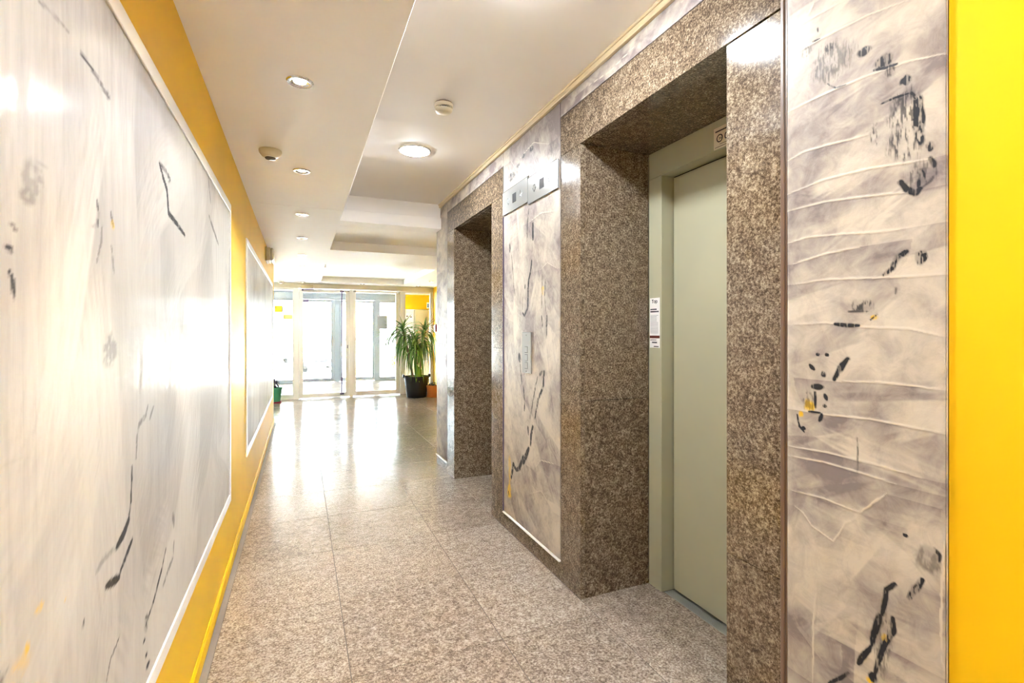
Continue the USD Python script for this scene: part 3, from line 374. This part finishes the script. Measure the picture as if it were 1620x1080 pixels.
# ------------------------------------------------------------------ lift indicators and call plate
def arrow(up, y, z, s, x):
    o = np.array([(-.5, 0), (0, .6), (.5, 0), (.22, 0), (.22, -.45), (-.22, -.45), (-.22, 0)]) * s
    if not up: o = o * [1, -1]
    segs = []
    for p, q in zip(o, np.roll(o, -1, 0)):
        segs.append(trimesh.creation.cylinder(.0022, segment=((x, y - p[0], z + p[1]), (x, y - q[0], z + q[1])), sections=6))
    return join(*segs)
def indicator(label, y0, y1, z0, z1, marks):
    t = thing('lift_indicator', label, 'lift indicator', group='floor display plates over the call plate')
    pl = part(t, 'plate', cbox(1.2870, 1.2953, y0, y1, z0, z1, .0015), M['steel'])
    yc, z = (y0 + y1) / 2, (z0 + z1) / 2
    part(pl, 'display', cbox(1.2862, 1.290, yc - .03, yc + .03, z - .03, z + .03, .0008), M['black'])
    for up, dy_ in ((False, .10), (True, -.10)):
        part(pl, 'arrow_up' if up else 'arrow_down', arrow(up, yc + dy_, z, .04, 1.2868), M['arrow'] if marks else M['steel'])
indicator('steel floor display plate with outlined arrows, nearer of the pair', 2.378, 2.766, 2.137, 2.297, True)
indicator('steel floor display plate with single dark square, farther of the pair', 2.770, 3.178, 2.155, 2.312, False)
t = thing('call_plate', 'slim steel lift call plate with three buttons on grey plaster', 'call panel')
part(t, 'plate', cbox(1.2875, 1.2953, 2.725, 2.850, 1.096, 1.352, .0025), M['steel'])
for z in (1.243, 1.194, 1.145):
    rm = part(t, 'button_rim', cbox(1.2870, 1.2895, 2.766, 2.810, z - .021, z + .021, .001), M['arrow'])
    part(rm, 'button', cbox(1.2850, 1.2890, 2.769, 2.807, z - .018, z + .018, .0015), M['steel'])
for z in (1.333, 1.108):
    s = trimesh.creation.cylinder(.004, .002, sections=12); s.apply_transform(ON_RIGHT); s.apply_translation((1.2880, 2.7875, z)); part(t, 'screw', s, M['chrome'])

# ------------------------------------------------------------------ ceiling fittings
def led(label, x, y):
    t = thing('led_panel', label, 'ceiling light', (x, y, 2.64), group='round ceiling lights on the upper ceiling')
    part(t, 'trim_ring', lathe([(.098, -.001), (.099, -.008), (.106, -.010), (.113, -.006), (.114, 0)], 48), M['white'], 40)
    part(t, 'diffuser', lathe([(0, -.019), (.05, -.0185), (.080, -.016), (.094, -.012), (.0985, -.006), (.0985, -.001)], 48), M['led'], 40)
led('bright round ceiling light between the two lifts', .743, 3.49)
led('round ceiling light above the top edge of the picture', .743, 1.60)
led('round ceiling light behind the viewer', .743, -.30)
led('last round ceiling light far behind the viewer', .743, -2.1)
def spot(label, x, y, z):
    t = thing('downlight', label, 'downlight', (x, y, z), group='small round downlights')
    tr_ = part(t, 'trim_ring', lathe([(.034, .0), (.035, -.004), (.040, -.0075), (.050, -.007), (.054, -.003), (.054, .0)], 36), M['chrome'], 40)
    part(tr_, 'reflector', lathe([(.024, -.0012), (.030, -.0022), (.0355, -.0055)], 36), M['chrome'], 40)
    if z < 2.5 and y > .5:                                                # the lamp's own beam, a warm cone
        dl = UsdLux.SphereLight.Define(stage, str(t.GetPath()) + '/beam'); dl.CreateRadiusAttr(.012); dl.CreateIntensityAttr(BEAM); dl.CreateColorAttr(Gf.Vec3f(1.0, .74, .46))
        dl.AddTranslateOp().Set(Gf.Vec3d(0, 0, -.024)); sh_ = UsdLux.ShapingAPI.Apply(dl.GetPrim()); sh_.CreateShapingConeAngleAttr(27.0); sh_.CreateShapingConeSoftnessAttr(.5)
    part(t, 'lamp', lathe([(0, -.0035), (.018, -.0035), (.0255, -.002), (.0255, -.0008)], 28), M['spot'], 40)
order = ['nearest', 'second', 'third', 'fourth', 'fifth', 'sixth', 'seventh', 'eighth and last']
for k, (x, y) in enumerate([(-.003, 2.262), (.007, 3.476), (.011, 4.71), (.014, 5.83), (.017, 7.045), (.02, 8.218), (.029, 9.538), (.036, 10.70)]):
    spot(f'small round downlight, {order[k]} in the row over the yellow wall', x, y, float(zc(y)))
spot('downlight behind the viewer in the row by the yellow wall', -.01, 1.03, 2.404)
spot('downlight far behind the viewer in the same row', -.01, -.2, 2.404)
spot('small lobby downlight above the yucca, nearer of the right pair', 2.364, 9.561, 2.36); spot('small lobby downlight over the right sidelight, by the glazing', 2.352, 10.70, 2.36); spot('small lobby downlight above the middle of the entrance doors', 1.178, 10.68, 2.36)
t = thing('smoke_detector', 'cream smoke detector with slotted rim on the upper ceiling', 'smoke detector', (.742, 2.715, 2.64))
part(t, 'base', lathe([(.0, 0), (.049, 0), (.050, -.006), (0, -.006)], 40), M['brown'], 40)
part(t, 'housing', lathe([(.0525, -.006), (.0525, -.021), (.050, -.024), (0, -.024)], 40), M['cream_plastic'], 40)
sc = part(t, 'slot_core', lathe([(.039, -.024), (.039, -.035)], 32), M['black'], 40)
for k in range(26):
    a = k * 2 * math.pi / 26; s = tm(cbox(-.0035, .0035, -.0013, .0013, -.0355, -.0235, .0004)); s.apply_transform(trimesh.transformations.rotation_matrix(a, (0, 0, 1))); s.apply_translation((.0445 * math.cos(a), .0445 * math.sin(a), 0)); part(sc, 'slot_rib', s, M['cream_plastic'])
part(t, 'cap', lathe([(0, -.0345), (.0485, -.0345), (.048, -.039), (.043, -.048), (.030, -.054), (0, -.056)], 40), M['cream_plastic'], 40)
def pir(name, label, x, y, z):
    t = thing(name, label, 'sensor', (x, y, z), group='round sensors on the dropped ceiling')
    part(t, 'housing', lathe([(0, 0), (.060, 0), (.061, -.006), (.057, -.020), (.046, -.034), (.028, -.042)], 40), M['cream_plastic'], 40)
    part(t, 'lens', lathe([(.030, -.041), (.026, -.050), (.014, -.054), (0, -.055)], 32), M['lens'], 40)
    part(t, 'rim', lathe([(.030, -.040), (.033, -.042), (.031, -.044), (.0285, -.043)], 32), M['white'], 40)
pir('motion_sensor', 'round cream motion sensor with dark lens on the dropped ceiling', -.161, 3.17, float(zc(3.17)) )
pir('motion_sensor', 'round ceiling sensor in front of the left glass sidelight', -.36, 10.62, 2.36)
t = thing('wall_lamp', 'boxy white emergency lamp high on the yellow wall', 'wall lamp')
part(t, 'base', cbox(XL, XL + .018, 6.30, 6.62, 2.175, 2.335, .003), M['cabinet']); part(t, 'body', cbox(XL + .018, XL + .05, 6.305, 6.615, 2.18, 2.33, .006), M['ivory'])
part(t, 'diffuser', cbox(XL + .05, XL + .085, 6.32, 6.60, 2.18, 2.325, .012), M['white'])

# ------------------------------------------------------------------ glazed entrance
A = M['alu']
tr = thing('trim_3', 'white aluminium posts and cream header of the entrance glazing', 'door frame', kind='structure')
yd0, yd1 = YEND - .035, YEND + .035
part(tr, 'header', cbox(-2.6, 2.74, yd0, yd1, 2.255, 2.358, .003), M['cream_plastic'])
for a, b in ((-.138, -.034), (.944, 1.017), (2.002, 2.097), (2.69, 2.738), (-2.6, -2.53)): part(tr, 'post', cbox(a, b, yd0, yd1, 0, 2.2545, .004), A)
def pane(parent, x0, x1, y, z0, z1, name='pane'): return part(parent, name, box(x0, x1, y - .003, y + .003, z0, z1), M['glass'])
def sash(parent, x0, x1, z0, z1, y, sl, sr, rt, rb, d=.024):
    A = M['alu'] if y < 12 else M['outer_alu']
    part(parent, 'stile', cbox(x0, x0 + sl, y - d, y + d, z0, z1, .004), A); part(parent, 'stile', cbox(x1 - sr, x1, y - d, y + d, z0, z1, .004), A)
    part(parent, 'rail', cbox(x0 + sl, x1 - sr, y - d, y + d, z0, z0 + rb, .004), A); part(parent, 'rail', cbox(x0 + sl, x1 - sr, y - d, y + d, z1 - rt, z1, .004), A)
    pane(parent, x0 + sl - .008, x1 - sr + .008, y, z0 + rb - .008, z1 - rt + .008)
d1 = thing('door_1', 'left glazed entrance door with tall dark pull bar', 'door', kind='structure')
sash(d1, -.03, .941, .016, 2.238, YEND, .073, .07, .062, .08)
bar = part(d1, 'pull_bar', tube([(.79, yd0 - .035, .075), (.79, yd0 - .035, 2.215)], .011, 12), M['dark_steel'], 40)
for z in (.078, 2.21): part(bar, 'bar_bracket', cbox(.755, .835, yd0 - .045, yd0 + .012, z - .018, z + .018, .004), M['dark_steel'])
part(bar, 'bolt_rod', tube([(.79, yd0 - .035, .33), (.79, yd0 - .035, .42)], .019, 12), M['dark_steel'], 40)
part(d1, 'keyhole', cbox(.90, .915, yd0 + .004, yd0 + .012, 1.02, 1.09, .002), M['dark_steel'])
cl = part(d1, 'closer_body', cbox(.005, .235, yd0 - .065, yd0 - .001, 2.245, 2.315, .01), M['cabinet'], label='grey door closer box')
part(cl, 'closer_arm', join(cbox(.03, .25, yd0 - .058, yd0 - .042, 2.222, 2.238, .003), cbox(.02, .05, yd0 - .055, yd0 + .002, 2.20, 2.238, .003)), M['dark_steel'])
for x in (.86, .92): part(d1, 'pivot', cbox(x - .02, x + .02, yd0 - .02, yd0 + .003, 2.205, 2.235, .003), M['sill'])
d2 = thing('door_2', 'right glazed entrance door partly behind the yucca', 'door', kind='structure')
sash(d2, 1.02, 1.999, .016, 2.250, YEND, .056, .088, .055, .09)
for x in (1.05, 1.96): part(d2, 'pivot', cbox(x - .025, x + .025, yd0 - .012, yd0 + .012, 2.20, 2.245, .003), M['sill'])
w1 = thing('window_1', 'fixed glass sidelight left of the entrance doors', 'window', kind='structure')
sash(w1, -2.528, -.139, 0, 2.254, YEND, .04, .012, .05, .095)
w2 = thing('window_2', 'fixed glass sidelight behind the yucca', 'window', kind='structure')
sash(w2, 2.098, 2.689, 0, 2.254, YEND, .02, .02, .04, .095)
# outer doors of the draught lobby
YO = 14.433
tr2 = thing('trim_4', 'pale frame of the outer glazed doors beyond the draught lobby', 'door frame', kind='structure')
part(tr2, 'header', cbox(-2.6, 2.75, YO - .04, YO + .04, 2.255, 2.45, .003), M['outer_alu'])
for a, b in ((-.11, -.04), (.852, .984), (1.92, 2.04), (2.68, 2.75), (-2.6, -2.53)): part(tr2, 'post', cbox(a, b, YO - .04, YO + .04, 0, 2.2545, .003), M['outer_alu'])
d3 = thing('door_3', 'left outer glazed door seen through the entrance glass', 'door', kind='structure'); sash(d3, -.038, .85, .014, 2.25, YO, .05, .085, .06, .09)
part(d3, 'closer_body', cbox(.01, .20, YO - .10, YO - .03, 2.17, 2.235, .008), M['dark_steel'], label='dark door closer box'); part(d3, 'handle', tube([(.80, YO - .024, 1.0), (.80, YO - .07, 1.0), (.80, YO - .07, 1.25), (.80, YO - .024, 1.25)], .011, 8), M['steel'], 40)
d4 = thing('door_4', 'right outer glazed door seen through the entrance glass', 'door', kind='structure'); sash(d4, .986, 1.918, .014, 2.25, YO, .05, .05, .06, .09)
w3 = thing('window_3', 'left outer glass sidelight beyond the draught lobby', 'window', kind='structure'); sash(w3, -2.528, -.112, 0, 2.254, YO, .04, .03, .05, .09)
w4 = thing('window_4', 'right outer glass sidelight beyond the draught lobby', 'window', kind='structure'); sash(w4, 2.042, 2.679, 0, 2.254, YO, .03, .03, .05, .09)
we = thing('wall_vestibule_end', 'wall right of the outer doors, white below and yellow above', 'wall', kind='structure')
part(we, 'upper_face', box(2.751, 4.2, YO - .06, YO + .1, 2.03, 2.5), M['yellow'], label='yellow upper band'); part(we, 'lower_face', box(2.751, 4.2, YO - .06, YO + .1, 0, 2.03), M['ceiling'], label='white lower face')
solo('wall_vestibule_right', box(4.05, 4.2, YEND, YO - .06, 0, 2.5), M['yellow'], 'right side wall of the draught lobby', 'wall', kind='structure')
solo('wall_vestibule_near', box(2.901, 4.05, YEND - .1, YEND + .05, 0, 2.5), M['yellow'], 'short wall of the draught lobby beside the right sidelight', 'wall', kind='structure')

# ------------------------------------------------------------------ notices and lobby fittings
ye = YEND - .0045
t = thing('door_notice', 'blue grey paper sheet taped to the right entrance door', 'notice'); part(t, 'sheet', cbox(1.521, 1.728, YEND - .0050, YEND - .0035, 1.432, 1.716, .0005), M['notice'])
for sx in (1.53, 1.70): part(t, 'tape', cbox(sx, sx + .02, YEND - .0056, YEND - .0050, 1.700, 1.722, .0002), M['paper'])
t = thing('window_sticker', 'bright yellow sticker on the left sidelight, upper of the two', 'sticker', group='yellow stickers on the left sidelight'); part(t, 'film', cbox(-.475, -.345, YEND - .0050, YEND - .0035, 1.765, 1.885, .0004), M['sticker']); part(t, 'border', cbox(-.345, -.33, YEND - .0050, YEND - .0035, 1.765, 1.885, .0004), M['grey_print'])
t = thing('window_sticker', 'pale yellow sticker beside the door post, lower of the two', 'sticker', group='yellow stickers on the left sidelight'); part(t, 'film', cbox(-.315, -.152, YEND - .0050, YEND - .0035, 1.62, 1.71, .0004), M['sticker_pale']); part(t, 'edge', cbox(-.315, -.305, YEND - .0056, YEND - .0050, 1.62, 1.71, .0002), M['sticker'])
t = thing('fire_alarm', 'red fire call point on the yellow wall behind the yucca', 'fire alarm')
part(t, 'box', cbox(2.69, 2.74, 10.52, 10.64, 1.37, 1.53, .004), M['red']); part(t, 'window', cbox(2.687, 2.691, 10.545, 10.615, 1.42, 1.49, .001), M['paper'])
t = thing('purple_sign', 'small purple and white sign next to the red fire call point', 'sign')
part(t, 'plate', cbox(2.734, 2.74, 10.70, 10.88, 1.36, 1.52, .001), M['paper']); part(t, 'print', cbox(2.7325, 2.735, 10.70, 10.79, 1.38, 1.50, .0005), M['purple'])
t = thing('meter_cabinet', 'olive metal cabinet on the yellow wall past the right sidelight', 'cabinet')
yv = YO - .0605
part(t, 'body', cbox(3.03, 3.40, yv - .22, yv, .55, 2.02, .006), M['cabinet']); dr = part(t, 'door', cbox(3.045, 3.385, yv - .232, yv - .22, .57, 2.0, .004), M['cabinet']); part(dr, 'lock', cbox(3.07, 3.09, yv - .24, yv - .232, 1.25, 1.30, .003), M['chrome'])
t = thing('notice_board', 'white board with papers left of the olive cabinet', 'notice board')
part(t, 'board', cbox(2.77, 3.02, yv - .02, yv, 1.15, 2.0, .003), M['white'])
for k, (a, z) in enumerate(((2.79, 1.72), (2.90, 1.70), (2.80, 1.40), (2.91, 1.38))): sh = part(t, 'sheet', cbox(a, a + .095, yv - .023, yv - .02, z, z + .2, .0005), M['paper']); part(sh, 'print', cbox(a + .02, a + .07, yv - .0245, yv - .023, z + .09, z + .12, .0003), M['print'])
t = thing('blue_sign', 'small blue and white sign above the olive cabinet', 'sign'); part(t, 'plate', cbox(3.41, 3.53, yv - .006, yv, 2.06, 2.24, .001), M['paper']); part(t, 'print', cbox(3.425, 3.475, yv - .0075, yv - .006, 2.09, 2.20, .0004), M['blue'])

# ------------------------------------------------------------------ plants
def pot(parent, r0, r1, h, m, rim=.02, name='pot', ears=False):
    part(parent, name, lathe([(0, 0), (r0 * .92, 0), (r0, .01), (r1, h - rim * 1.6), (r1 + .012, h - rim * 1.5), (r1 + .014, h), (r1 - .006, h), (r1 - .012, h - .05), (r0 * .9, .02), (0, .02)], 40), m, 35)
def blade(base, az, L, w, lift_, droop, twist=0.0, n=9):
    """A long folded leaf: leaves its stem at elevation lift_ and bends down by droop along its length."""
    p = np.array(base, float); e = lift_; out = []
    side = np.array([-math.sin(az), math.cos(az), 0.0])
    for i in range(n + 1):
        s = i / n; d = np.array([math.cos(az) * math.cos(e), math.sin(az) * math.cos(e), math.sin(e)]); up = np.cross(d, side); up = up / np.linalg.norm(up)
        if up[2] < 0 and abs(e) < 1.5: up = -up
        ww = w * (.55 + .45 * math.sin(min(1, s * 2.2) * math.pi / 2)) * (1 - max(0, s - .45) / .55) ** .8 + .0008
        sd = side * math.cos(twist * s) + up * math.sin(twist * s)
        out.append((p - sd * ww + up * ww * .28, p.copy(), p + sd * ww + up * ww * .28))
        p = p + d * (L / n); e = max(e - droop / n * 2.2 * (1 - s) ** 1.2, -1.46)
    v = np.array(out).reshape(-1, 3); f = []
    for i in range(n):
        a = 3 * i; f += [[a, a + 1, a + 4, a + 3], [a + 1, a + 2, a + 5, a + 4]]
    v2 = v.copy(); v2[:, 2] -= .0012
    f = np.array(f); F2 = f[:, ::-1] + len(v)
    return (np.vstack([v, v2]), np.vstack([f, F2]))
yx, yy = 2.235, 10.33
yu = thing('potted_yucca', 'tall yucca with long drooping leaves in a black tub', 'potted plant', (yx, yy, 0))
pot(yu, .205, .255, .44, M['pot_black'])
for sgn in (-1, 1): part(yu, 'tub_ear', cbox(sgn * .27 - .022, sgn * .27 + .022, -.03, .03, .415, .475, .006), M['pot_black'])
part(yu, 'soil', lathe([(0, .405), (.15, .402), (.243, .39)], 32), M['soil'], True)
lr = random.Random(5)
stems = [((-.07, .0), (-.28, .0), 1.36), ((.06, .02), (.17, .02), 1.36), ((.01, -.06), (-.05, -.10), 1.10), ((.0, .05), (.0, .10), 1.16)]
def leaf(b0, az, L, *a):
    m = blade(b0, az, L, *a)
    over = m[0][:, 0].max() - (2.70 - yx)
    if over > 0: m = blade(b0, az, max(.12, L - over * 1.25), *a)
    if m[0][:, 0].max() > 2.72 - yx or m[0][:, 2].min() < .30 or ((m[0][:, 0] > .13) & (m[0][:, 1] < .1) & (m[0][:, 2] < .46)).any(): return
    part(yu, 'leaf', m, M['leaf'], True)
for (a, b), (c_, d_), hh in stems:
    part(yu, 'stem', tube([(a, b, .38), ((a * .6 + c_ * .4), (b + d_) / 2, .38 + (hh - .38) * .5), (c_, d_, hh)], .024, 8), M['stem'], 40)
    nl = 44 if hh > 1.2 else 34
    for k in range(nl):
        az = k * 2.39996 + lr.uniform(-.25, .25); age = k / nl
        z = hh - .30 * age + .03
        lift_ = 1.40 - 1.0 * age + lr.uniform(-.15, .15); L = lr.uniform(.56, .80) * (.55 if age < .1 else .8 if age < .25 else 1.0)
        fx = (z - .38) / (hh - .38)
        bx, by = (a + (c_ - a) * fx, b + (d_ - b) * fx)
        leaf((bx, by, z), az, L, lr.uniform(.016, .024), lift_, .45 + 2.75 * age ** .55 + lr.uniform(-.3, .3), lr.uniform(-.4, .4))
for bx, az, zz_, L, li in ((-.27, 2.6, 1.38, .36, 1.50), (.17, 1.0, 1.38, .34, 1.42), (.17, .35, 1.37, .40, .95), (.17, -.3, 1.36, .38, 1.2), (-.27, 3.0, 1.36, .50, .75), (-.27, -2.7, 1.34, .56, .55)):     # the upright young leaves
    part(yu, 'leaf', blade((bx, .0, zz_), az, L, .026, li, .3), M['leaf'], True)
for az, L, li, dr in ((2.7, .62, .75, .9), (3.3, .70, .9, 2.1), (-2.6, .72, .8, 2.0), (3.0, .60, .55, .8), (2.9, .74, .5, 1.9), (3.5, .80, .7, 2.4), (-2.9, .66, .3, 1.7), (2.6, .78, .8, 2.3)):     # long arching leaves on the left
    part(yu, 'leaf', blade((-.28, .0, 1.26), az, L, .023, li, dr, .2), M['leaf'], True)
for az, L, z0 in ((-1.75, .46, .66), (-1.35, .42, .62), (-1.0, .40, .60)):
    part(yu, 'leaf', blade((-.03, -.10, z0), az, L, .036, .5, 2.9, .2), M['leaf_light'], True, label='fresh yellow green leaf hanging over the tub')
ug = []
for k in range(60):
    az = k * 2.4; rr = .20 * math.sqrt((k + .5) / 60); ug.append(blade((rr * math.cos(az) + .06, rr * math.sin(az), .395), az + lr.uniform(-1, 1), lr.uniform(.06, .12), .004, 1.3, .9, n=4))
off = 0; V, Fq = [], []
for v, f in ug: V.append(v); Fq.append(f + off); off += len(v)
part(yu, 'undergrowth', (np.vstack(V), np.vstack(Fq)), M['leaf_light'], True, kind='stuff')
sm = thing('potted_succulent', 'small dark leaved plant in an orange clay pot', 'potted plant', (2.535, 10.19, 0))
part(sm, 'saucer', lathe([(0, 0), (.105, 0), (.118, .012), (.122, .03), (.114, .03), (.108, .014), (0, .012)], 36), M['terracotta'], 35)
part(sm, 'pot', lathe([(0, .014), (.098, .014), (.104, .03), (.112, .205), (.124, .206), (.126, .25), (.114, .25), (.108, .21), (0, .21)], 36), M['terracotta'], 35)
part(sm, 'soil', lathe([(0, .232), (.109, .228)], 24), M['soil'], True)
part(sm, 'stem', tube([(0, 0, .225), (.005, 0, .30)], .007, 6), M['stem'])
for k in range(11): part(sm, 'leaf', blade((0, 0, .235 + .07 * k / 11), k * 2.4, lr.uniform(.09, .15), .018, lr.uniform(.2, .8), 1.1), M['leaf_small'], True)
gp = thing('green_flowerpot', 'dark green pot with red saucer behind the wall corner', 'potted plant', (-.455, 10.52, 0))
part(gp, 'saucer', lathe([(0, 0), (.105, 0), (.125, .03), (.118, .03), (.10, .01), (0, .01)], 32), M['red'], 35, label='red saucer')
part(gp, 'pot', lathe([(0, .012), (.088, .012), (.125, .27), (.132, .272), (.134, .30), (.12, .30), (.112, .26), (0, .25)], 36), M['pot_green'], 35)
part(gp, 'soil', lathe([(0, .27), (.115, .268)], 24), M['soil'], True)
part(gp, 'stem', tube([(0, 0, .26), (.0, 0, .46)], .008, 6), M['stem'])
for k in range(16): part(gp, 'leaf', blade((0, 0, .30 + .17 * k / 16), k * 2.4, lr.uniform(.09, .15), .022, lr.uniform(.1, 1.0), 1.3), M['leaf_purple'], True)

# ------------------------------------------------------------------ outside
GZ = -.5
solo('pavement', join(box(-14, 18, 14.6, 17.0, -.2, -.02), box(-14, 18, 17.0, 17.35, -.6, -.17), box(-14, 18, 17.35, 17.7, -.6, -.33)), M['conc'], 'pale concrete landing and steps outside the doors', 'pavement', kind='structure')
solo('road', box(-60, 70, 17.6, 120, GZ - .2, GZ), M['conc'], 'bright washed out forecourt beyond the doors', 'road', kind='structure')
def car(label, paint, x, y, rz):
    c = thing('parked_car', label, 'car', (x, y, GZ), rz)
    side = [(-2.05, .32), (-2.1, .62), (-2.0, .80), (-1.05, .92), (-.35, 1.40), (1.0, 1.43), (1.75, 1.02), (2.05, .95), (2.1, .45), (2.0, .30)]
    lower = [(-2.05, .32), (-2.1, .62), (-2.0, .80), (-1.05, .92), (1.75, 1.0), (2.05, .95), (2.1, .45), (2.0, .30)]
    hw = .84
    pts = [(sx * (hw if z > .4 else hw - .04), yv, z) for sx in (-1, 1) for yv, z in lower] + [(sx * (hw - .12), yv * 1.012, .55) for sx in (-1, 1) for yv in (-2.1, 2.1)]
    part(c, 'body', m3.Manifold.hull_points(np.array(pts)), paint)
    part(c, 'cabin', m3.Manifold.hull_points(np.array([(sx * (.78 if z < 1 else .60), yv, z) for sx in (-1, 1) for yv, z in ((-1.02, .92), (-.35, 1.42), (1.0, 1.44), (1.7, 1.0))])), M['car_glass'])
    part(c, 'roof', cbox(-.60, .60, -.38, 1.02, 1.40, 1.46, .02), paint)
    for sx in (-1, 1):
        for yv in (-1.3, 1.3):
            w = trimesh.creation.cylinder(.31, .2, sections=24); w.apply_transform(trimesh.transformations.rotation_matrix(math.pi / 2, (0, 1, 0))); w.apply_translation((sx * .76, yv, .31)); part(c, 'wheel', w, M['tyre'])
        part(c, 'headlamp', cbox(sx * .62 - .16, sx * .62 + .16, -2.10, -1.98, .62, .76, .03), M['lamp']); part(c, 'mirror', cbox(sx * .92 - .08, sx * .92 + .08, -.95, -.85, .93, 1.04, .02), paint)
        part(c, 'pillar', trimesh.creation.cylinder(.035, segment=((sx * .77, -1.03, .92), (sx * .60, -.36, 1.42)), sections=8), paint)
    part(c, 'grille', cbox(-.42, .42, -2.125, -2.06, .50, .62, .01), M['black']); part(c, 'bumper', cbox(-.80, .80, -2.16, -2.0, .30, .48, .04), M['asphalt'])
car('pale blue car facing the doors, seen through the left door', M['car'], .75, 26.6, .12)
car('white car parked further off, seen past the left sidelight', M['car_white'], -2.1, 34.5, .5)
def shrub(label, x, y, h, seed):
    s = thing('shrub', label, 'shrub', (x, y, GZ)); q = random.Random(seed); off = 0; V, Fq = [], []
    part(s, 'stem', tube([(0, 0, 0), (.02, 0, h * .6)], .02, 6), M['stem'])
    for k in range(160):
        v, f = blade((q.gauss(0, .12) * h, q.gauss(0, .12) * h, h * q.uniform(.25, .85)), q.uniform(0, 6.3), h * .22, .03 * h, q.uniform(-.2, 1.1), 1.0, n=3); V.append(v); Fq.append(f + off); off += len(v)
    part(s, 'foliage', (np.vstack(V), np.vstack(Fq)), M['leaf_light'], True, kind='stuff')
shrub('low green shrub outside, seen through the right door', 3.9, 22.5, 1.1, 3); shrub('taller thin shrub outside, behind the right door edge', 5.4, 26.0, 1.5, 4)
